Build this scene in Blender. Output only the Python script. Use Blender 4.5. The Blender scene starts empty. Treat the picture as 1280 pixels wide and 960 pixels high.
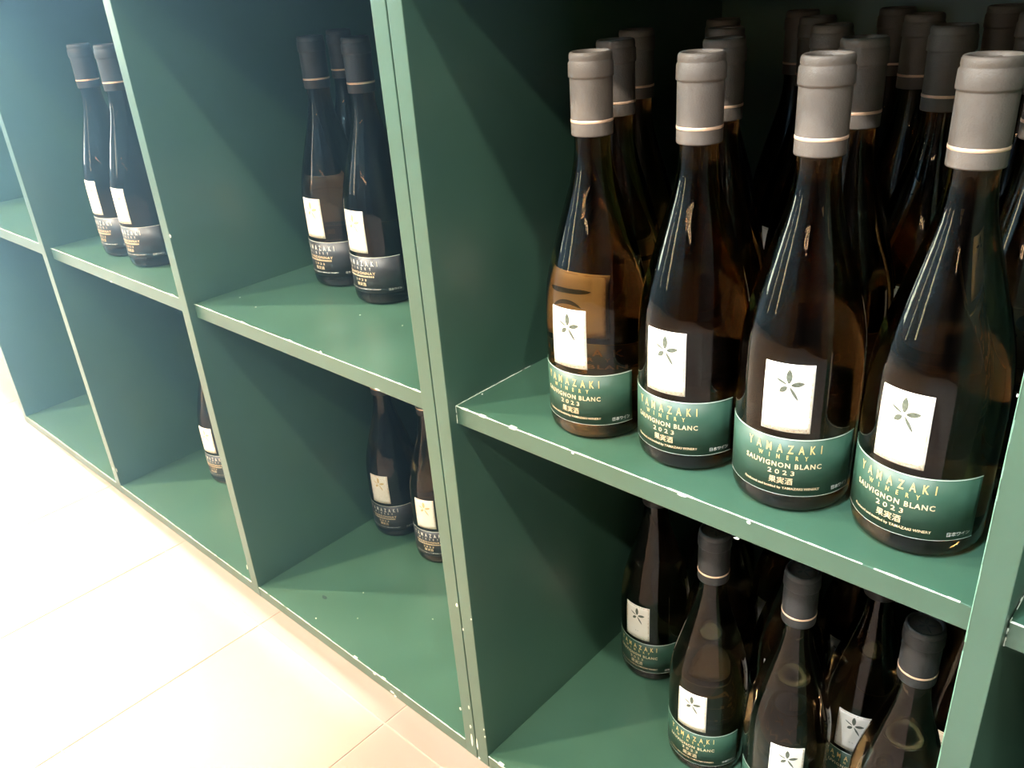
import bpy, bmesh, math, random
from mathutils import Vector, Matrix
random.seed(7)
PI = math.pi
scene = bpy.context.scene
COL = scene.collection

# ------------------------------------------------------------------ camera
cam_d = bpy.data.cameras.new('camera')
cam = bpy.data.objects.new('camera', cam_d)
COL.objects.link(cam)
cam.location = (0.55012, -0.45729, 0.84356)
cam.rotation_euler = (1.11139, 0.06739, 0.74038)
cam_d.sensor_width = 36.0
cam_d.lens = 1062.55 * 36.0 / 1280.0
cam_d.clip_start = 0.02
scene.camera = cam

# ------------------------------------------------------------------ world (bright overcast sky seen through the shop window)
world = bpy.data.worlds.new('world')
scene.world = world
world.use_nodes = True
wn = world.node_tree.nodes
wn['Background'].inputs[0].default_value = (0.80, 0.92, 1.0, 1)
wn['Background'].inputs[1].default_value = 23.0

# daylight portal in the window opening (only guides sampling of the sky)
pl = bpy.data.lights.new('window_portal', 'AREA')
pl.shape = 'RECTANGLE'; pl.size = 3.9; pl.size_y = 2.2
pl.cycles.is_portal = True
po = bpy.data.objects.new('window_portal', pl)
COL.objects.link(po)
po.location = (-4.18, -1.85, 1.35)
po.rotation_euler = (0, -PI/2, 0)

# low sun falling along the aisle through the window
sd = bpy.data.lights.new('sun', 'SUN'); sd.energy = 12.0; sd.angle = math.radians(0.8); sd.color = (1.0, 0.98, 0.96)
so = bpy.data.objects.new('sun', sd); COL.objects.link(so)
so.rotation_euler = Vector((1.0, -0.02, -0.58)).to_track_quat('-Z', 'Y').to_euler()

# ------------------------------------------------------------------ exposure
vs = scene.view_settings
vs.view_transform = 'Standard'; vs.look = 'None'
vs.exposure = 0.48; vs.gamma = 1.0
vs.use_curve_mapping = False
scene.cycles.caustics_refractive = False
scene.cycles.caustics_reflective = False
scene.cycles.max_bounces = 14
scene.cycles.transmission_bounces = 10
scene.cycles.glossy_bounces = 5
LAMP = 205.0             # watts of a ceiling lamp
VEIL = 0.40              # density of the added volume that imitates lens glare

# ------------------------------------------------------------------ materials
def mat(name, color, rough=0.5, metal=0.0, spec=0.5, vary=None, scale=6.0, bump=0.0, bscale=200.0, stretch=None, coat=0.0):
    m = bpy.data.materials.new(name); m.use_nodes = True
    nt = m.node_tree; b = nt.nodes['Principled BSDF']
    b.inputs['Base Color'].default_value = (*color, 1)
    b.inputs['Roughness'].default_value = rough
    b.inputs['Metallic'].default_value = metal
    b.inputs['Specular IOR Level'].default_value = spec
    b.inputs['Coat Weight'].default_value = coat; b.inputs['Coat Roughness'].default_value = 0.32
    tc = nt.nodes.new('ShaderNodeTexCoord')
    vec = tc.outputs['Object']
    if stretch:
        mp = nt.nodes.new('ShaderNodeMapping'); mp.inputs['Scale'].default_value = stretch
        nt.links.new(vec, mp.inputs['Vector']); vec = mp.outputs['Vector']
    if vary:
        n = nt.nodes.new('ShaderNodeTexNoise'); n.inputs['Scale'].default_value = scale
        n.inputs['Detail'].default_value = 5
        nt.links.new(vec, n.inputs['Vector'])
        r = nt.nodes.new('ShaderNodeValToRGB')
        r.color_ramp.elements[0].position = 0.33; r.color_ramp.elements[0].color = (*color, 1)
        r.color_ramp.elements[1].position = 0.7; r.color_ramp.elements[1].color = (*vary, 1)
        nt.links.new(n.outputs['Fac'], r.inputs['Fac'])
        nt.links.new(r.outputs['Color'], b.inputs['Base Color'])
    if bump:
        n2 = nt.nodes.new('ShaderNodeTexNoise'); n2.inputs['Scale'].default_value = bscale
        nt.links.new(vec, n2.inputs['Vector'])
        bp = nt.nodes.new('ShaderNodeBump'); bp.inputs['Strength'].default_value = bump
        bp.inputs['Distance'].default_value = 0.001
        nt.links.new(n2.outputs['Fac'], bp.inputs['Height'])
        nt.links.new(bp.outputs['Normal'], b.inputs['Normal'])
    return m

M = {}
M['paint'] = mat('green_satin_paint', (0.029, 0.082, 0.053), 0.42, spec=0.7, vary=(0.041, 0.104, 0.069), scale=9, bump=0.12, bscale=260, coat=0.5)
M['chip'] = mat('bare_chipped_primer', (0.80, 0.84, 0.78), 0.6, vary=(0.66, 0.72, 0.64), scale=300)
M['edge'] = mat('worn_highlight_paint', (0.52, 0.66, 0.57), 0.5, vary=(0.70, 0.80, 0.72), scale=60)  # rubbed paint plus the bright highlight of board edges, painted as pale colour
M['edge_soft'] = mat('rubbed_highlight_paint', (0.16, 0.34, 0.24), 0.45, vary=(0.24, 0.42, 0.32), scale=60)  # greener variant for the divider, edge highlight also put into the colour
M['dust'] = mat('dust_speck', (0.75, 0.78, 0.72), 0.8, vary=(0.6, 0.62, 0.58), scale=200)
M['scuff'] = mat('dark_scuff', (0.012, 0.020, 0.016), 0.6, vary=(0.02, 0.03, 0.025), scale=200)
M['tile'] = mat('cream_floor_tile', (0.285, 0.228, 0.200), 0.45, vary=(0.266, 0.212, 0.186), scale=3.0, bump=0.05, bscale=30)
M['grout'] = mat('pale_grout', (0.36, 0.32, 0.285), 0.85, vary=(0.33, 0.29, 0.26), scale=40)
M['wall'] = mat('brown_panelled_wall', (0.040, 0.030, 0.024), 0.6, vary=(0.030, 0.022, 0.018), scale=5, stretch=(1, 1, 0.1))
M['plaster'] = mat('dark_plaster', (0.10, 0.10, 0.10), 0.8, vary=(0.085, 0.085, 0.085), scale=8)
M['ceiling'] = mat('grey_ceiling', (0.045, 0.045, 0.047), 0.8, vary=(0.038, 0.038, 0.04), scale=5)
M['frame'] = mat('dark_window_frame', (0.04, 0.04, 0.045), 0.4, vary=(0.05, 0.05, 0.055), scale=20)
M['capsule'] = mat('taupe_foil_capsule', (0.120, 0.104, 0.090), 0.55, metal=0.15, vary=(0.140, 0.122, 0.106), scale=90, bump=0.25, bscale=900)
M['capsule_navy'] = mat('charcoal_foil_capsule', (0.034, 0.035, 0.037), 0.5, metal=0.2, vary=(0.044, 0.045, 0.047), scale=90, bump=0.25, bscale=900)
M['captop'] = mat('dull_capsule_top', (0.085, 0.068, 0.058), 0.5, metal=0.2, vary=(0.10, 0.08, 0.07), scale=120)
M['copper'] = mat('copper_ring', (0.90, 0.60, 0.42), 0.38, metal=0.35, vary=(0.95, 0.68, 0.50), scale=80)
M['paper'] = mat('cream_label_paper', (0.93, 0.90, 0.82), 0.55, vary=(0.89, 0.85, 0.75), scale=70)
M['paper_worn'] = mat('tan_label_border', (0.50, 0.36, 0.20), 0.65, vary=(0.80, 0.72, 0.56), scale=420)
M['leaf_ink'] = mat('grey_green_ink', (0.060, 0.075, 0.055), 0.6, vary=(0.15, 0.17, 0.13), scale=500)
M['leaf_gold'] = mat('pale_gold_ink', (0.66, 0.48, 0.17), 0.5, vary=(0.74, 0.58, 0.28), scale=400)
M['band_green'] = mat('green_band_paper', (0.024, 0.070, 0.046), 0.42, vary=(0.029, 0.078, 0.052), scale=120)
M['band_black'] = mat('black_band_paper', (0.022, 0.024, 0.027), 0.42, vary=(0.030, 0.032, 0.035), scale=120)
M['gold'] = mat('gold_lettering', (0.78, 0.57, 0.22), 0.4, metal=0.2, vary=(0.86, 0.68, 0.34), scale=300)
M['peach'] = mat('pale_gold_lettering', (0.84, 0.66, 0.40), 0.45, metal=0.1, vary=(0.88, 0.72, 0.48), scale=300)
M['white_ink'] = mat('white_lettering', (0.80, 0.82, 0.78), 0.5, vary=(0.74, 0.76, 0.72), scale=300)
M['band_line'] = mat('pale_band_edge', (0.62, 0.70, 0.62), 0.45, vary=(0.70, 0.76, 0.70), scale=200)

def glass_mat(name, tint, ior, rough=0.0):
    m = bpy.data.materials.new(name); m.use_nodes = True
    b = m.node_tree.nodes['Principled BSDF']
    b.inputs['Base Color'].default_value = (*tint, 1)
    b.inputs['Roughness'].default_value = rough
    b.inputs['IOR'].default_value = ior
    b.inputs['Transmission Weight'].default_value = 1.0
    nt = m.node_tree
    tc = nt.nodes.new('ShaderNodeTexCoord')
    n = nt.nodes.new('ShaderNodeTexNoise'); n.inputs['Scale'].default_value = 25
    nt.links.new(tc.outputs['Object'], n.inputs['Vector'])
    bp = nt.nodes.new('ShaderNodeBump'); bp.inputs['Strength'].default_value = 0.012
    bp.inputs['Distance'].default_value = 0.002
    nt.links.new(n.outputs['Fac'], bp.inputs['Height'])
    nt.links.new(bp.outputs['Normal'], b.inputs['Normal'])
    return m
M['glass'] = glass_mat('brown_bottle_glass', (0.27, 0.145, 0.045), 1.40)
def pane_mat(name):
    m = bpy.data.materials.new(name); m.use_nodes = True
    nt = m.node_tree; nt.nodes.remove(nt.nodes['Principled BSDF'])
    tr = nt.nodes.new('ShaderNodeBsdfTransparent'); tr.inputs[0].default_value = (0.95, 0.98, 0.97, 1)
    gl = nt.nodes.new('ShaderNodeBsdfGlossy'); gl.inputs['Roughness'].default_value = 0.02
    fr = nt.nodes.new('ShaderNodeFresnel'); fr.inputs['IOR'].default_value = 1.45
    mx = nt.nodes.new('ShaderNodeMixShader')
    nt.links.new(fr.outputs[0], mx.inputs[0]); nt.links.new(tr.outputs[0], mx.inputs[1]); nt.links.new(gl.outputs[0], mx.inputs[2])
    nt.links.new(mx.outputs[0], nt.nodes['Material Output'].inputs[0])
    return m
M['glass_shaded'] = glass_mat('shaded_bottle_glass', (0.13, 0.085, 0.042), 1.42)  # same bottle glass, tinted darker in place of the shade behind it
M['pane'] = pane_mat('window_pane_glass')

def lamp_mat(name, color, strength):
    m = bpy.data.materials.new(name); m.use_nodes = True
    b = m.node_tree.nodes['Principled BSDF']
    b.inputs['Base Color'].default_value = (0.8, 0.8, 0.8, 1)
    b.inputs['Emission Color'].default_value = (*color, 1)
    b.inputs['Emission Strength'].default_value = strength
    return m

# ------------------------------------------------------------------ mesh helpers
def link_mesh(name, bm, material, parent=None, smooth=False):
    me = bpy.data.meshes.new(name)
    bm.normal_update(); bm.to_mesh(me); bm.free()
    if smooth:
        for pg in me.polygons: pg.use_smooth = True
    me.materials.append(material)
    o = bpy.data.objects.new(name, me); COL.objects.link(o)
    if parent: o.parent = parent
    return o

def add_box(bm, x0, x1, y0, y1, z0, z1):
    v = [bm.verts.new(c) for c in ((x0,y0,z0),(x1,y0,z0),(x1,y1,z0),(x0,y1,z0),(x0,y0,z1),(x1,y0,z1),(x1,y1,z1),(x0,y1,z1))]
    for f in ((0,3,2,1),(4,5,6,7),(0,1,5,4),(1,2,6,5),(2,3,7,6),(3,0,4,7)):
        bm.faces.new([v[i] for i in f])

def box(name, x0, x1, y0, y1, z0, z1, material, parent=None, bevel=0.0):
    bm = bmesh.new(); add_box(bm, x0, x1, y0, y1, z0, z1)
    if bevel:
        bmesh.ops.bevel(bm, geom=bm.edges[:], offset=bevel, segments=2, affect='EDGES', profile=0.5)
    return link_mesh(name, bm, material, parent)

def lathe(bm, prof, seg=40):
    rings = []
    for r, z in prof:
        if r < 1e-6: rings.append([bm.verts.new((0, 0, z))])
        else: rings.append([bm.verts.new((r*math.cos(2*PI*i/seg), r*math.sin(2*PI*i/seg), z)) for i in range(seg)])
    for a, b in zip(rings[:-1], rings[1:]):
        for i in range(seg):
            j = (i+1) % seg
            if len(a) == 1 and len(b) == 1: continue
            if len(a) == 1: bm.faces.new((a[0], b[j], b[i]))
            elif len(b) == 1: bm.faces.new((a[i], a[j], b[0]))
            else: bm.faces.new((a[i], a[j], b[j], b[i]))
    bmesh.ops.recalc_face_normals(bm, faces=bm.faces)

def empty(name, loc, rz=0.0):
    o = bpy.data.objects.new(name, None); COL.objects.link(o)
    o.empty_display_size = 0.05
    o.location = loc; o.rotation_euler = (0, 0, rz)
    return o

def tag(o, label=None, cat=None, group=None, kind=None):
    if label: o['label'] = label
    if cat: o['category'] = cat
    if group: o['group'] = group
    if kind: o['kind'] = kind
    return o

# ------------------------------------------------------------------ dimensions of the shelving (metres)
T = 0.0187; W = 0.45
ST, SB, BT = 0.4774, 0.4586, 0.01835
REC = 0.0093; DEP = 0.47
GAP = 0.0007
CZ0, CZ1 = 0.906, 0.942
P3 = (-T, -GAP); P4 = (GAP, 0.0183)
P2 = (-2*T-W, -T-W); P1 = (-3*T-2*W, -2*T-2*W); P0 = (-4*T-3*W, -3*T-3*W)
P5 = (0.0183+W+0.0007, 0.0183+W+0.0007+0.0183)
P6 = (P5[1]+W, P5[1]+W+0.0183)

# ------------------------------------------------------------------ setting: room shell
RX0, RX1, RY0, RY1, RZ = -4.2, 2.6, -4.4, 0.56, 2.62
fl = box('floor', RX0, RX1, RY0, RY1, -0.05, -0.0009, M['grout']); tag(fl, 'pale tiled shop floor in front of the green shelving', kind='structure')
ce = box('ceiling', RX0, RX1, RY0, RY1, RZ, RZ+0.1, M['ceiling']); tag(ce, kind='structure')
wb = box('wall_back', RX0, RX1, RY1, RY1+0.1, -0.05, RZ+0.1, M['plaster']); tag(wb, kind='structure')
FX0, FX1, FZ0, FZ1 = -3.2, -2.75, 0.9, 2.3
bm = bmesh.new()
add_box(bm, RX0, FX0, RY0-0.1, RY0, -0.05, RZ+0.1); add_box(bm, FX1, RX1, RY0-0.1, RY0, -0.05, RZ+0.1)
add_box(bm, FX0, FX1, RY0-0.1, RY0, -0.05, FZ0); add_box(bm, FX0, FX1, RY0-0.1, RY0, FZ1, RZ+0.1)
wf = link_mesh('wall_front', bm, M['wall']); tag(wf, kind='structure')
win = empty('window_4', ((FX0+FX1)/2, RY0-0.05, FZ0)); tag(win, kind='structure')
hw = (FX1-FX0)/2; hh = FZ1-FZ0
bm = bmesh.new()
add_box(bm, -hw, -hw+0.03, -0.04, 0.04, 0, hh); add_box(bm, hw-0.03, hw, -0.04, 0.04, 0, hh)
add_box(bm, -hw+0.03, hw-0.03, -0.04, 0.04, 0, 0.04); add_box(bm, -hw+0.03, hw-0.03, -0.04, 0.04, hh-0.04, hh)
link_mesh('window_frame', bm, M['frame'], win)
box('window_pane', -hw+0.03, hw-0.03, -0.004, 0.004, 0.04, hh-0.04, M['pane'], win)
wr = box('wall_right', RX1, RX1+0.1, RY0-0.1, RY1+0.1, -0.05, RZ+0.1, M['wall']); tag(wr, kind='structure')
WZ0, WZ1 = 0.6, 2.45
WINS = [(-0.72, 0.10), (-1.65, -1.10), (-3.35, -3.10)]
bm = bmesh.new()
edges = [RY1+0.1] + [v for w0, w1 in WINS for v in (w1, w0)] + [RY0-0.1]
for i in range(0, len(edges), 2): add_box(bm, RX0-0.1, RX0, edges[i+1], edges[i], -0.05, RZ+0.1)
for w0, w1 in WINS:
    add_box(bm, RX0-0.1, RX0, w0, w1, -0.05, WZ0); add_box(bm, RX0-0.1, RX0, w0, w1, WZ1, RZ+0.1)
wl = link_mesh('wall_left', bm, M['plaster']); tag(wl, kind='structure')
for k, (w0, w1) in enumerate(WINS):
    win = empty('window_%d' % (k+1), (RX0-0.05, (w0+w1)/2, WZ0)); tag(win, kind='structure')
    hw = (w1-w0)/2; hh = WZ1-WZ0
    bm = bmesh.new()
    add_box(bm, -0.04, 0.04, -hw, -hw+0.04, 0, hh); add_box(bm, -0.04, 0.04, hw-0.04, hw, 0, hh)
    add_box(bm, -0.04, 0.04, -hw+0.04, hw-0.04, 0, 0.05); add_box(bm, -0.04, 0.04, -hw+0.04, hw-0.04, hh-0.05, hh)
    link_mesh('window_frame', bm, M['frame'], win)
    box('window_pane', -0.004, 0.004, -hw+0.04, hw-0.04, 0.05, hh-0.05, M['pane'], win)

# floor tiles, each its own piece, recessed grout between
TP = 0.2863; GX, GY = -0.1285, -0.0365
proto_tile = None
def tile_bm(w, d):
    b = bmesh.new(); add_box(b, -w/2, w/2, -d/2, d/2, -0.0009, 0.0)
    top = [e for e in b.edges if all(v.co.z > -0.0004 for v in e.verts)]
    bmesh.ops.bevel(b, geom=top, offset=0.0004, segments=1, affect='EDGES')
    return b
tmesh = None
nx0, nx1 = int((RX0-GX)/TP)+1, 4
for iy in range(0, 8):
    for ix in range(nx0, nx1):
        y1 = GY - iy*TP + TP; y0 = y1 - TP
        cx = GX + ix*TP + TP/2; cy = (y0+y1)/2
        if tmesh is None:
            o = link_mesh('floor_tile', tile_bm(TP-0.0022, TP-0.0022), M['tile'], fl); tmesh = o.data
        else:
            o = bpy.data.objects.new('floor_tile', tmesh); COL.objects.link(o); o.parent = fl
        o.location = (cx, cy, random.uniform(-0.0002, 0.0))

# ------------------------------------------------------------------ shelving units
def strip(bm, p0, p1, up, out, w0=0.0009, n=40, dens=1.0, big=0.06):
    """irregular run of worn paint and painted highlight along an edge: short pieces of uneven width, slightly proud of both faces"""
    p0, p1, up, out = map(Vector, (p0, p1, up, out))
    L = (p1-p0).length
    for i in range(n):
        if random.random() > dens: continue
        a = p0.lerp(p1, i/n); b = p0.lerp(p1, min(1, (i+1.02)/n))
        wa = w0*random.uniform(0.6, 1.3)
        if random.random() < big: wa *= random.uniform(1.8, 3.0)
        q = [a+out*0.0003+up*0.0003, b+out*0.0003+up*0.0003]
        d = [q[0]-up*wa*0.5, q[1]-up*wa*0.5]; c = [q[0]-out*wa, q[1]-out*wa]
        v = [bm.verts.new(t) for t in (q[0], q[1], d[1], d[0], c[0], c[1])]
        bm.faces.new((v[0], v[3], v[2], v[1])); bm.faces.new((v[0], v[1], v[5], v[4]))

def flake(bm, c, n, u, ru, rv):
    """small irregular flake, 0.4 mm thick, lying on a face with normal n"""
    c, n, u = Vector(c), Vector(n).normalized(), Vector(u).normalized(); v = n.cross(u)
    k = 7; top = []; bot = []
    for i in range(k):
        a = 2*PI*i/k; r = random.uniform(0.65, 1.1)
        q = c + u*math.cos(a)*ru*r + v*math.sin(a)*rv*r
        top.append(bm.verts.new(q+n*0.0004)); bot.append(bm.verts.new(q-n*0.0002))
    bm.faces.new(top)
    for i in range(k):
        j = (i+1) % k; bm.faces.new((bot[i], bot[j], top[j], top[i]))

def board(name, x0, x1, y0, y1, z0, z1, parent, bevel=0.0007):
    return box(name, x0, x1, y0, y1, z0, z1, M['paint'], parent, bevel)

def shelf(x0, x1, parent, dens=0.97, side=False):
    s = board('shelf', x0+0.0004, x1-0.0002, REC, DEP, SB, ST, parent)
    bm = bmesh.new()
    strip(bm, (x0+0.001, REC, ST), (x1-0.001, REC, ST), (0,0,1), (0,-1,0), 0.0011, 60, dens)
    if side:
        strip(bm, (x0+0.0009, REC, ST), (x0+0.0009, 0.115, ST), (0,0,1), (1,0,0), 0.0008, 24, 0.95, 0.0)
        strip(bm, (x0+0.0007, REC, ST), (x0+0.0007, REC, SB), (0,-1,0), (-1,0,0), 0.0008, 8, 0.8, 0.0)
    tag(link_mesh('worn_highlight', bm, M['edge'], s), kind='stuff')
    return s
def bottom(x0, x1, parent):
    s = board('bottom_board', x0+0.0002, x1-0.0002, 0.0004, DEP, 0.0, BT, parent)
    bm = bmesh.new()
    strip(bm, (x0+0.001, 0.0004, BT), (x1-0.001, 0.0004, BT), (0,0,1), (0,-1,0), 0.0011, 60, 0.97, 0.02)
    tag(link_mesh('worn_highlight', bm, M['edge'], s), kind='stuff')
    return s

ul = empty('shelf_unit', (0, 0, 0)); tag(ul, 'long green painted shelf unit of three bays, left of the seam, holding few bottles', 'shelf')
ur = empty('shelf_unit', (0, 0, 0)); tag(ur, 'green painted shelf unit right of the seam, packed with rows of bottles', 'shelf')
panels = {}
for nm, q, u in (('side_panel', P0, ul), ('divider_panel', P1, ul), ('divider_panel', P2, ul), ('side_panel', P3, ul),
                 ('side_panel', P4, ur), ('divider_panel', P5, ur), ('side_panel', P6, ur)):
    panels[q] = board(nm, q[0], q[1], 0.0, DEP, 0.0, CZ0, u)
shelves = {}; bottoms = {}
for k, a, b, u, side in (('D', P0, P1, ul, False), ('C', P1, P2, ul, False), ('B', P2, P3, ul, False), ('A', P4, P5, ur, True), ('E', P5, P6, ur, True)):
    shelves[k] = shelf(a[1], b[0], u, side=side); bottoms[k] = bottom(a[1], b[0], u)
board('back_panel', P0[0], P3[1], DEP, DEP+0.012, 0.0, CZ0, ul)
board('back_panel', P4[0], P6[1], DEP, DEP+0.012, 0.0, CZ0, ur)
board('countertop', P0[0]-0.03, -GAP, -0.037, DEP+0.03, CZ0, CZ1, ul, 0.002)
board('countertop', GAP, P6[1]+0.03, -0.037, DEP+0.03, CZ0, CZ1, ur, 0.002)

# worn edge with painted highlight on the divider beside the packed bay
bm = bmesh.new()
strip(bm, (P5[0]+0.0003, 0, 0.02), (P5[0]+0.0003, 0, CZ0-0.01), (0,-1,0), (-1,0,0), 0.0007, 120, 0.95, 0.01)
tag(link_mesh('worn_highlight', bm, M['edge_soft'], panels[P5]), kind='stuff')

# chips and flakes: on the seam between the two units and on the board edges
F = (0, -1, 0)
def chips(parent, items):
    bm = bmesh.new()
    if items is CH_P3: items = [((min(c[0], -GAP-1.15*ru), c[1], c[2]), n, u, ru, rv) for c, n, u, ru, rv in items]
    if items is CH_P4: items = [((max(c[0], GAP+1.15*ru), c[1], c[2]), n, u, ru, rv) for c, n, u, ru, rv in items]
    for c, n, u, ru, rv in items: flake(bm, c, n, u, ru, rv)
    tag(link_mesh('paint_chip', bm, M['chip'], parent), 'white chips where the green paint has flaked off', kind='stuff')
Z = (0, 0, 1); X = (1, 0, 0)
CH_P3 = [((-0.0038, 0.0000, 0.2332), F, X, 0.00186, 0.00293), ((-0.0049, 0.0000, 0.0814), F, X, 0.00118, 0.00380), ((-0.0059, 0.0000, 0.0498), F, X, 0.00151, 0.00333), ((-0.0065, 0.0000, 0.0270), F, X, 0.00184, 0.01071), ((-0.0206, 0.0000, 0.0682), F, X, 0.00150, 0.00276)]
CH_P4 = [((-0.0025, 0.0000, 0.2021), F, X, 0.00109, 0.00199), ((0.0014, 0.0000, 0.0261), F, X, 0.00135, 0.01124), ((-0.0033, 0.0000, 0.0038), F, X, 0.00187, 0.00286), ((0.0169, 0.0000, 0.2247), F, X, 0.00106, 0.00121), ((0.0178, 0.0000, 0.0499), F, X, 0.00120, 0.00165), ((0.0172, 0.0000, 0.0611), F, X, 0.00119, 0.00163)]
CH_P2 = [((-0.4892, 0.0000, 0.0469), F, X, 0.00125, 0.00431), ((-0.4661, 0.0000, 0.5707), F, X, 0.00194, 0.00238)]
CH_P1 = [((-0.9478, 0.0000, 0.0525), F, X, 0.00159, 0.00454), ((-0.9312, 0.0000, 0.0561), F, X, 0.00157, 0.00540)]
CH_P5 = [((0.4684, 0.0000, 0.6256), F, X, 0.00058, 0.00106)]
CH_SA = [((0.1588, 0.0093, 0.4762), F, X, 0.00201, 0.00147), ((0.2639, 0.0093, 0.4763), F, X, 0.00484, 0.00102), ((0.3196, 0.0093, 0.4755), F, X, 0.00180, 0.00132), ((0.3111, 0.0093, 0.4576), F, X, 0.00257, 0.00084)]
CH_SB = [((-0.3515, 0.0093, 0.4780), F, X, 0.00670, 0.00140), ((-0.2503, 0.0093, 0.4784), F, X, 0.00619, 0.00129), ((-0.1923, 0.0093, 0.4792), F, X, 0.00214, 0.00123), ((-0.0993, 0.0093, 0.4602), F, X, 0.00401, 0.00092)]
CH_SC = [((-0.7218, 0.0093, 0.4600), F, X, 0.00398, 0.00146)]
CH_BB = [((-0.1901, 0.0000, 0.0168), F, X, 0.00271, 0.00249), ((-0.1565, 0.0000, 0.0058), F, X, 0.00469, 0.00184), ((-0.1507, 0.0000, 0.0025), F, X, 0.00268, 0.00154)]
DU_B = [((-0.3294, 0.0926, 0.0183), Z, X, 0.00150, 0.00103), ((-0.3398, 0.0143, 0.0183), Z, X, 0.00147, 0.00101), ((-0.2042, 0.1185, 0.0183), Z, X, 0.00142, 0.00098), ((-0.2915, 0.0521, 0.0183), Z, X, 0.00109, 0.00100)]
SC_B = [((-0.3670, 0.0498, 0.0183), Z, X, 0.00678, 0.00345)]
DU_SB = [((-0.2467, 0.1063, 0.4774), Z, X, 0.00118, 0.00108), ((-0.1768, 0.1132, 0.4774), Z, X, 0.00112, 0.00103), ((-0.3848, 0.0491, 0.4774), Z, X, 0.00127, 0.00116), ((-0.4356, 0.0571, 0.4774), Z, X, 0.00132, 0.00121)]
DU_SA = [((0.0230, 0.0409, 0.4774), Z, X, 0.00092, 0.00084), ((0.4013, 0.0653, 0.4774), Z, X, 0.00074, 0.00068)]
for q, it in ((P3, CH_P3), (P4, CH_P4), (P2, CH_P2), (P1, CH_P1), (P5, CH_P5)): chips(panels[q], it)
chips(shelves['A'], CH_SA); chips(shelves['B'], CH_SB); chips(shelves['C'], CH_SC); chips(bottoms['B'], CH_BB)
def specks(name, parent, items, m):
    bm = bmesh.new()
    for c, n, u, ru, rv in items: flake(bm, c, n, u, ru, rv)
    tag(link_mesh(name, bm, m, parent), kind='stuff')
specks('dust_speck', bottoms['B'], DU_B, M['dust']); specks('dust_speck', shelves['B'], DU_SB, M['dust'])
specks('dust_speck', shelves['A'], DU_SA, M['dust']); specks('dark_scuff', bottoms['B'], SC_B, M['scuff'])


# ------------------------------------------------------------------ wine bottles
PROF = [(0.0, 0.004), (0.020, 0.003), (0.033, 0.0), (0.0385, 0.0008), (0.0412, 0.0035), (0.0424, 0.0085), (0.0426, 0.014),
        (0.0426, 0.064), (0.0426, 0.090), (0.0424, 0.106), (0.0417, 0.119), (0.0404, 0.130), (0.0385, 0.140), (0.0360, 0.150), (0.0327, 0.162),
        (0.0287, 0.176), (0.0245, 0.190), (0.0205, 0.203), (0.0172, 0.215), (0.0151, 0.226), (0.0140, 0.237),
        (0.0139, 0.250), (0.0139, 0.299)]
def rad(z):
    for (r0, z0), (r1, z1) in zip(PROF[6:-1], PROF[7:]):
        if z0 <= z <= z1: return r0 + (r1-r0)*(z-z0)/(z1-z0)
    return PROF[6][0]
RB = 0.0426
def wrap(u, v, off):
    """label space (u metres along the circumference, v height) -> bottle space, label facing -Y"""
    a = -PI/2 + u/RB; r = rad(v) + off
    return Vector((r*math.cos(a), r*math.sin(a), v))

def patch(name, u0, u1, v0, v1, off, material, parent, nu=14, nv=3, thick=0.00025):
    bm = bmesh.new(); grid = []
    for j in range(nv+1):
        grid.append([bm.verts.new(wrap(u0+(u1-u0)*i/nu, v0+(v1-v0)*j/nv, off)) for i in range(nu+1)])
    for j in range(nv):
        for i in range(nu):
            bm.faces.new((grid[j][i], grid[j][i+1], grid[j+1][i+1], grid[j+1][i]))
    # rim turned in towards the glass, so the paper has thickness
    rim = [grid[0][i] for i in range(nu+1)] + [grid[j][nu] for j in range(1, nv+1)] + \
          [grid[nv][i] for i in range(nu-1, -1, -1)] + [grid[j][0] for j in range(nv-1, 0, -1)]
    low = [bm.verts.new((q.co.x*(1-thick/RB), q.co.y*(1-thick/RB), q.co.z)) for q in rim]
    for i in range(len(rim)):
        j = (i+1) % len(rim); bm.faces.new((rim[j], rim[i], low[i], low[j]))
    return link_mesh(name, bm, material, parent, True)

def poly_wrap(bm, pts, off):
    vs_ = [bm.verts.new(wrap(u, v, off)) for u, v in pts]
    bm.faces.new(vs_)

def leaf_pts(a, r0, r1, w, n=7):
    """lens-shaped leaf from radius r0 to r1 along direction a"""
    ca, sa = math.cos(a), math.sin(a); L = []; R_ = []
    for i in range(n):
        t = i/(n-1); s = r0 + (r1-r0)*t; h = w/2*math.sin(PI*min(1, t*0.93+0.05))**0.75
        L.append((s*ca-h*sa, s*sa+h*ca)); R_.append((s*ca+h*sa, s*sa-h*ca))
    return R_ + L[::-1]
LEAVES = [(91, 0.0016, 0.0116, 0.0040), (13, 0.0016, 0.0102, 0.0036), (-58, 0.0014, 0.0126, 0.0020), (222, 0.0016, 0.0078, 0.0036), (153, 0.0016, 0.0098, 0.0015)]

def emblem(name, parent, material, cu, cv, off, k=1.0):
    bm = bmesh.new()
    for d, r0, r1, w in LEAVES:
        pts = [(cu+x*k, cv+y*k) for x, y in leaf_pts(math.radians(d), r0, r1, w)]
        # split along the mid rib so the leaf follows the curve of the glass
        n = len(pts)//2
        for i in range(n-1):
            try: poly_wrap(bm, [pts[i], pts[i+1], pts[-2-i], pts[-1-i]], off)
            except ValueError: pass
    # two faint pen marks near the foot of the label
    for du in (-0.0016, 0.0013):
        poly_wrap(bm, [(cu+du-0.0006, cv-0.0232), (cu+du+0.0006, cv-0.0236), (cu+du+0.0006, cv-0.0231), (cu+du-0.0006, cv-0.0227)], off)
    return link_mesh(name, bm, material, parent)

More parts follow.
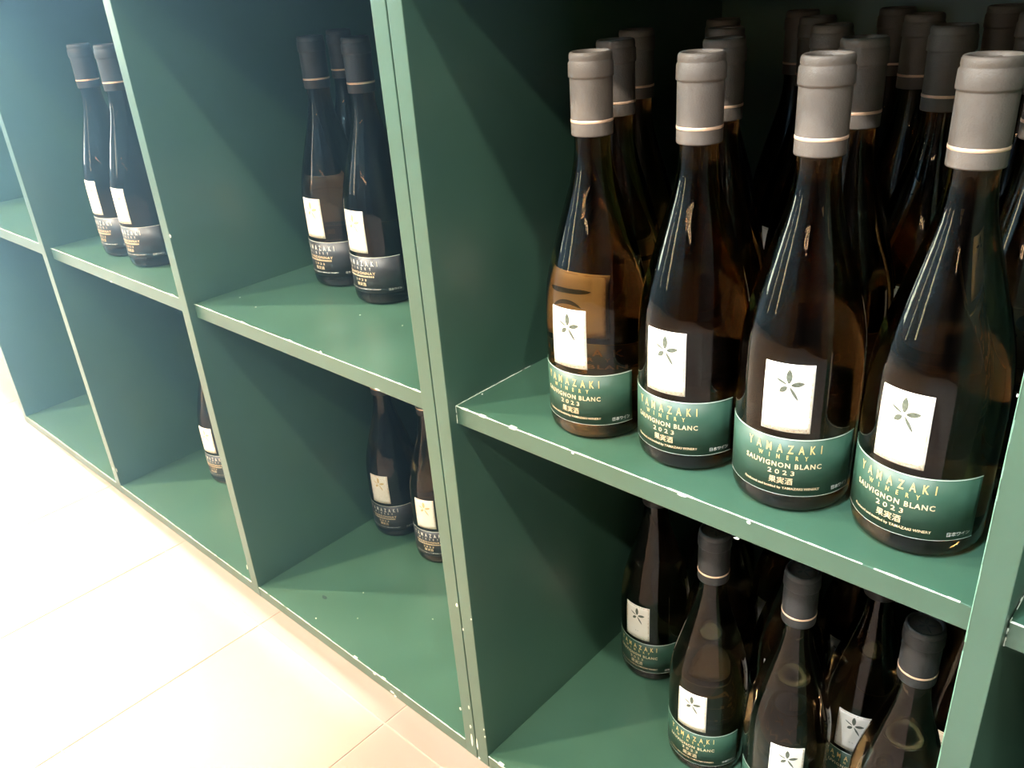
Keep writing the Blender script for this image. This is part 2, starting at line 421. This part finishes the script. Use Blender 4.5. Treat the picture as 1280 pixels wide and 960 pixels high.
def border(name, parent, u0, u1, v0, v1, off):
    bm = bmesh.new(); rnd = random.Random(3)
    def run(a, b, horiz):
        n = 22
        for i in range(n):
            if rnd.random() < 0.22: continue
            s, e = a[0 if horiz else 1], b[0 if horiz else 1]
            p_, q_ = s+(e-s)*i/n, s+(e-s)*(i+1)/n; w = rnd.uniform(0.00012, 0.00042)
            if horiz: poly_wrap(bm, [(p_, a[1]-w), (q_, a[1]-w), (q_, a[1]+w), (p_, a[1]+w)], off)
            else: poly_wrap(bm, [(a[0]-w, p_), (a[0]+w, p_), (a[0]+w, q_), (a[0]-w, q_)], off)
    m_ = 0.0013
    run((u0+m_, v0+m_), (u1-m_, v0+m_), True); run((u0+m_, v1-m_), (u1-m_, v1-m_), True)
    run((u0+m_, v0+m_), (u0+m_, v1-m_), False); run((u1-m_, v0+m_), (u1-m_, v1-m_), False)
    for i in range(46):   # foxed specks along the foot and right side
        if rnd.random() < 0.6: u, v = rnd.uniform(u0+0.001, u1-0.001), v0+rnd.uniform(0.0006, 0.003)
        else: u, v = u1-rnd.uniform(0.0006, 0.0025), rnd.uniform(v0, v0+(v1-v0)*0.6)
        s = rnd.uniform(0.00012, 0.0003)
        poly_wrap(bm, [(u-s, v-s), (u+s, v-s), (u+s, v+s), (u-s, v+s)], off)
    return link_mesh(name, bm, M['paper_worn'], parent)

def text_pieces(txt, spacing, bold):
    """mesh of a line of text in its own plane, as vertices + faces, normalised to its bounding box"""
    cu = bpy.data.curves.new('lettering', 'FONT'); cu.body = txt
    cu.space_character = spacing; cu.resolution_u = 2; cu.offset = bold
    o = bpy.data.objects.new('lettering', cu); COL.objects.link(o)
    dg = bpy.context.evaluated_depsgraph_get()
    ev = o.evaluated_get(dg); me = ev.to_mesh()
    vs_ = [tuple(v.co[:2]) for v in me.vertices]; fs = [tuple(p_.vertices) for p_ in me.polygons]
    ev.to_mesh_clear(); bpy.data.objects.remove(o); bpy.data.curves.remove(cu)
    x0 = min(v[0] for v in vs_); x1 = max(v[0] for v in vs_); y0 = min(v[1] for v in vs_); y1 = max(v[1] for v in vs_)
    return [((x-x0)/(x1-x0), (y-y0)/(y1-y0)) for x, y in vs_], fs
def text_line(bm, txt, u0, u1, v0, v1, off, spacing=1.0, bold=0.0):
    vs_, fs = text_pieces(txt, spacing, bold)
    bv = [bm.verts.new(wrap(u0+(u1-u0)*x, v0+(v1-v0)*y, off)) for x, y in vs_]
    for f in fs:
        try: bm.faces.new([bv[i] for i in f])
        except ValueError: pass
DEG = RB*PI/180

def make_bottle(kind):
    """kind: 'green' (green band), 'green_dark' (green band, charcoal capsule) or 'black' (black band)"""
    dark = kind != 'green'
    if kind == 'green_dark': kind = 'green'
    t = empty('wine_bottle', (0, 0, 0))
    bm = bmesh.new(); lathe(bm, PROF + [(0.0, 0.299)], 48); link_mesh('bottle_glass', bm, M['glass_shaded'] if dark else M['glass'], t, True)
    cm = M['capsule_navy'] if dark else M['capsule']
    bm = bmesh.new()
    lathe(bm, [(0.0142, 0.2460), (0.0158, 0.2460), (0.0160, 0.2470), (0.0160, 0.2540), (0.0160, 0.2862), (0.0158, 0.2874), (0.0169, 0.2878), (0.0170, 0.2888),
               (0.0168, 0.2975), (0.0160, 0.2988), (0.0158, 0.2997), (0.0161, 0.3006), (0.0159, 0.3032), (0.0153, 0.3046), (0.0143, 0.3052), (0.0134, 0.3047),
               (0.0128, 0.3030), (0.0127, 0.3022)], 40)
    cap = link_mesh('capsule', bm, cm, t, True)
    bm = bmesh.new(); lathe(bm, [(0.0127, 0.3020), (0.0127, 0.3024), (0.006, 0.3026), (0.0, 0.3027)], 32)
    ct = link_mesh('capsule_top', bm, M['captop'], cap, True)
    bm = bmesh.new()
    for d, r0, r1, w in LEAVES:   # leaf mark pressed into the capsule top
        pts = leaf_pts(math.radians(d), r0, r1, w)
        bm.faces.new([bm.verts.new((x*0.85, y*0.85, 0.3033)) for x, y in pts])
    link_mesh('pressed_emblem', bm, cm, cap)
    bm = bmesh.new(); lathe(bm, [(0.0160, 0.2556), (0.01625, 0.2558), (0.01625, 0.2576), (0.0160, 0.2578)], 40)
    tag(link_mesh('capsule_ring', bm, M['copper'], cap, True), 'thin copper coloured ring round the capsule')
    # upper label
    u0, u1, v0, v1 = -22.4*DEG, 22.4*DEG, 0.0668, 0.1175
    fl_ = patch('front_label', u0, u1, v0, v1, 0.0003, M['paper'], t, 12, 8)
    border('worn_border', fl_, u0, u1, v0, v1, 0.00042)
    emblem('leaf_emblem', fl_, M['leaf_ink'] if kind == 'green' else M['leaf_gold'], 0.0004, 0.1022, 0.00045)
    # lower band
    bmat = M['band_green'] if kind == 'green' else M['band_black']
    bl = patch('band_label', -76*DEG, 74*DEG, 0.0158, 0.0618, 0.0003, bmat, t, 40, 1)
    def ln(v0, v1, a=-76, b=74):
        bm = bmesh.new()
        for i in range(40):
            p_, q_ = (a+(b-a)*i/40)*DEG, (a+(b-a)*(i+1)/40)*DEG
            poly_wrap(bm, [(p_, v0), (q_, v0), (q_, v1), (p_, v1)], 0.00045)
        bmesh.ops.remove_doubles(bm, verts=bm.verts, dist=1e-6)
        link_mesh('band_edge', bm, M['band_line'], bl)
    ln(0.0611, 0.0618)
    if kind == 'green': ln(0.0158, 0.0161)
    bm = bmesh.new(); O = 0.0006
    text_line(bm, 'YAMAZAKI', -35*DEG, 35*DEG, 0.0503, 0.0570, O, 2.3, 0.02)
    text_line(bm, 'WINERY', -23*DEG, 23*DEG, 0.0452, 0.0487, O, 3.6, 0.02)
    link_mesh('maker_lettering', bm, M['gold'] if kind == 'green' else M['white_ink'], bl)
    bm = bmesh.new()
    if kind == 'green':
        text_line(bm, 'SAUVIGNON BLANC', -37*DEG, 36*DEG, 0.0383, 0.0424, O, 1.2, 0.02)
        text_line(bm, '2023', -12.5*DEG, 12*DEG, 0.0327, 0.0364, O, 1.6, 0.01)
        text_line(bm, '果実酒', -11*DEG, 11*DEG, 0.0250, 0.0306, O, 1.0, 0.0)
        text_line(bm, 'Produced and bottled by YAMAZAKI WINERY', -37*DEG, 36*DEG, 0.0203, 0.0230, O, 1.0, 0.004)
    else:
        text_line(bm, 'CHARDONNAY', -30*DEG, 30*DEG, 0.0395, 0.0430, O, 1.2, 0.02)
        for i in range(16):
            a = (-28+3.5*i)*DEG
            poly_wrap(bm, [(a, 0.0362), (a+2.3*DEG, 0.0362), (a+2.3*DEG, 0.0382), (a, 0.0382)], O)
        text_line(bm, '2023', -12*DEG, 12*DEG, 0.0310, 0.0340, O, 1.6, 0.01)
        text_line(bm, '果実酒', -10*DEG, 10*DEG, 0.0245, 0.0292, O, 1.0, 0.0)
    link_mesh('variety_lettering', bm, M['peach'], bl)
    bm = bmesh.new()
    text_line(bm, '日本ワイン', 49*DEG, 70*DEG, 0.0188, 0.0222, O, 1.0, 0.0)
    if kind == 'black':
        text_line(bm, 'Produced and bottled by YAMAZAKI WINERY', -36*DEG, 36*DEG, 0.0198, 0.0218, O, 1.0, 0.004)
    link_mesh('origin_lettering', bm, M['white_ink'], bl)
    return t

def copy_tree(o, parent=None):
    c = o.copy(); COL.objects.link(c)
    if parent: c.parent = parent
    for ch in o.children: copy_tree(ch, c)
    return c
PROTO = {}
def bottle(kind, x, y, z, phi, label, group):
    """phi: compass of the label in degrees, -90 faces straight out of the shelf"""
    if kind not in PROTO: o = PROTO[kind] = make_bottle(kind)
    else: o = copy_tree(PROTO[kind])
    o.location = (x, y, z+0.0003); o.rotation_euler = (0, 0, math.radians(phi+90))
    tag(o, label, 'bottle', group)
    return o

G1 = 'green-banded wine bottles on the upper right shelf'
ZU, ZL = ST, BT
front = [(0.1413, 0.0690, -86.5, 'green-banded bottle at front left of the packed upper shelf, amber label showing through it'),
         (0.2312, 0.0740, -88.0, 'second green-banded bottle from the left in the front row of the packed upper shelf'),
         (0.3202, 0.0704, -75.0, 'third green-banded bottle from the left in the front row of the packed upper shelf'),
         (0.4100, 0.0748, -97.0, 'green-banded bottle at front right of the packed upper shelf, beside the divider panel')]
for x, y, ph, lb in front: bottle('green', x, y, ZU, ph, lb, G1)
ORDN = ['first', 'second', 'third', 'fourth', 'fifth', 'sixth', 'seventh', 'eighth', 'ninth']
ORD = ['first', 'second', 'third', 'fourth', 'fifth']
rows = [('second', [(0.106, 0.148), (0.200, 0.158), (0.304, 0.164), (0.424, 0.166)]),
        ('third', [(0.068, 0.232), (0.153, 0.242), (0.238, 0.262), (0.335, 0.248), (0.4225, 0.253)]),
        ('fourth', [(0.100, 0.330), (0.190, 0.340), (0.279, 0.350), (0.368, 0.345)]),
        ('fifth', [(0.140, 0.415), (0.229, 0.424), (0.322, 0.425)])]
for nm, pts in rows:
    for i, (x, y) in enumerate(pts):
        bottle('green', x, y, ZU, (65 if nm == 'second' and i else -90)+random.uniform(-14, 14),
               'shadowed bottle in the %s row of the packed upper shelf, %s from the left' % (nm, ORD[i]), G1)

G2 = 'green-banded wine bottles on the lower right shelf'
low = [(0.204, 0.172, -84, 'shaded green-banded bottle on the lower right shelf, leftmost of the front three'),
       (0.299, 0.167, -64, 'shaded green-banded bottle on the lower right shelf, middle of the front three'),
       (0.410, 0.162, -80, 'bottle on the lower right shelf beside the divider, its round capsule top showing'),
       (0.082, 0.250, -88, 'dark bottle standing alone at the left of the lower right shelf, tan leaf label'),
       (0.1685, 0.2605, -95, 'dark bottle in the second row of the lower right shelf, second from the left'),
       (0.2555, 0.2635, -85, 'dark bottle in the second row of the lower right shelf, third from the left'),
       (0.345, 0.250, -82, 'dark bottle on the lower right shelf, its tan leaf label seen between two front bottles'),
       (0.4255, 0.283, -86, 'dark bottle tucked behind the one beside the divider on the lower right shelf'),
       (0.120, 0.344, -80, 'dark bottle in the third row of the lower right shelf, first from the left'),
       (0.208, 0.349, -95, 'dark bottle in the third row of the lower right shelf, second from the left'),
       (0.297, 0.342, -90, 'dark bottle in the third row of the lower right shelf, third from the left'),
       (0.386, 0.364, -84, 'dark bottle in the third row of the lower right shelf, fourth from the left')]
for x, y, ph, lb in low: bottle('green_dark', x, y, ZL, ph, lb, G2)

G3 = 'black-banded wine bottles in the left shelf unit'
left = [(-0.374, 0.187, ZU, -86, 'black-banded bottle on the upper shelf left of the seam, left of the front pair'),
        (-0.273, 0.176, ZU, -87, 'black-banded bottle right beside the seam panels on the upper shelf left of them'),
        (-0.4255, 0.268, ZU, -85, 'bottle half hidden behind the front pair on the upper shelf left of the seam'),
        (-0.796, 0.085, ZU, -87, 'hazy dark-banded bottle on the far left upper shelf, left of the two'),
        (-0.700, 0.082, ZU, -84, 'hazy dark-banded bottle on the far left upper shelf, right of the two'),
        (-0.420, 0.246, ZL, -74, 'dark bottle with cream label on the lower shelf left of the seam, fully in view'),
        (-0.312, 0.243, ZL, -72, 'dark bottle on the lower shelf left of the seam, cut off by the seam panels'),
        (-0.370, 0.335, ZL, -90, 'dark bottle hidden behind the two on the lower shelf left of the seam'),
        (-0.800, 0.160, ZL, -80, 'single bottle on a lower left shelf, mostly hidden behind a divider')]
for x, y, z, ph, lb in left: bottle('black', x, y, z, ph, lb, G3)

# ------------------------------------------------------------------ ceiling lamps
def downlight(x, y, k, color, label):
    t = empty('ceiling_lamp', (x, y, RZ)); tag(t, label, 'lamp', 'round ceiling lamps over the aisle')
    bm = bmesh.new(); lathe(bm, [(0.048, 0.0), (0.075, 0.0), (0.075, -0.012), (0.068, -0.02), (0.048, -0.02), (0.044, -0.006), (0.048, 0.0)], 32)
    link_mesh('lamp_trim', bm, M['frame'], t, True)
    bm = bmesh.new(); lathe(bm, [(0.0, -0.014), (0.042, -0.014), (0.043, -0.004), (0.0, -0.004)], 24)
    link_mesh('lamp_disc', bm, lamp_mat('lamp_glow', color, 20.0), t)
    ld = bpy.data.lights.new('lamp_light', 'AREA'); ld.shape = 'DISK'; ld.size = 0.084; ld.energy = LAMP*k; ld.color = color
    lo = bpy.data.objects.new('lamp_light', ld); COL.objects.link(lo); lo.parent = t; lo.location = (0, 0, -0.016)
WARM = (1.0, 0.95, 0.88); COOL = (0.93, 0.97, 1.0)
for x, y, k, c, lb in [(-1.97, -1.0, 1.0, COOL, 'ceiling lamp nearest the window, inner row'),
                       (1.62, -1.0, 0.13, WARM, 'ceiling lamp nearest the right wall, inner row'),
                       (-1.35, -1.87, 1.0, COOL, 'ceiling lamp over the aisle, outer row, left'),
                       (1.35, -1.87, 0.15, WARM, 'ceiling lamp over the aisle, outer row, right'),
                       (0.22, -1.0, 0.27, COOL, 'ceiling lamp over the aisle, inner row, middle'),
                       (0.22, -1.87, 0.28, COOL, 'ceiling lamp over the aisle, outer row, middle')]:
    downlight(x, y, k, c, lb)
# rail of small spotlights on the ceiling
for i in range(9):
    x = -2.6+0.52*i
    t = empty('spot_lamp', (x, -2.55, RZ)); tag(t, 'small white spot lamp on the ceiling, %s from the window' % ORDN[i], 'lamp', 'row of small ceiling spot lamps')
    bm = bmesh.new(); lathe(bm, [(0.0, 0.0), (0.03, 0.0), (0.03, -0.09), (0.024, -0.09), (0.022, -0.03), (0.0, -0.03)], 20); link_mesh('lamp_body', bm, M['frame'], t, True)
    bm = bmesh.new(); lathe(bm, [(0.0, -0.06), (0.009, -0.065), (0.009, -0.09), (0.0, -0.097)], 16); link_mesh('lamp_bulb', bm, lamp_mat('spot_glow', (1.0, 0.93, 0.82), 300.0), t, True)
# row of small warm pendant lamps at the far side of the aisle
for i in range(6):
    x = -0.45+0.34*i
    t = empty('pendant_lamp', (x, -4.05, RZ)); tag(t, 'warm pendant lamp on a black cord by the far wall, %s from the window' % ORDN[i], 'lamp', 'pendant lamps along the far wall')
    bm = bmesh.new(); lathe(bm, [(0.0, 0.0), (0.004, 0.0), (0.004, -0.6), (0.0, -0.6)], 8); link_mesh('pendant_cord', bm, M['frame'], t)
    bm = bmesh.new(); lathe(bm, [(0.0, -0.595), (0.02, -0.6), (0.05, -0.70), (0.047, -0.70), (0.0, -0.61)], 20); link_mesh('lamp_shade', bm, M['frame'], t, True)
    bm = bmesh.new(); lathe(bm, [(0.0, -0.64), (0.016, -0.66), (0.018, -0.76), (0.012, -0.80), (0.0, -0.81)], 16); link_mesh('lamp_bulb', bm, lamp_mat('bulb_glow', (1.0, 0.72, 0.42), 90.0), t, True)

# ------------------------------------------------------------------ added scattering volume in place of lens veiling glare
if VEIL > 0:
    hm = bpy.data.materials.new('glare_scatter'); hm.use_nodes = True
    nt = hm.node_tree; nt.nodes.remove(nt.nodes['Principled BSDF'])
    vsn = nt.nodes.new('ShaderNodeVolumeScatter'); vsn.inputs['Density'].default_value = VEIL
    vsn.inputs['Color'].default_value = (0.27, 0.58, 1.0, 1); vsn.inputs['Anisotropy'].default_value = 0.75
    nt.links.new(vsn.outputs[0], nt.nodes['Material Output'].inputs['Volume'])
    hz = box('glare_veil', -1.8, 0.22, -3.1, -0.045, 0.003, 1.9, hm); tag(hz, 'added scattering volume imitating pale lens glare in front of the left bays', 'glare_veil', kind='stuff')
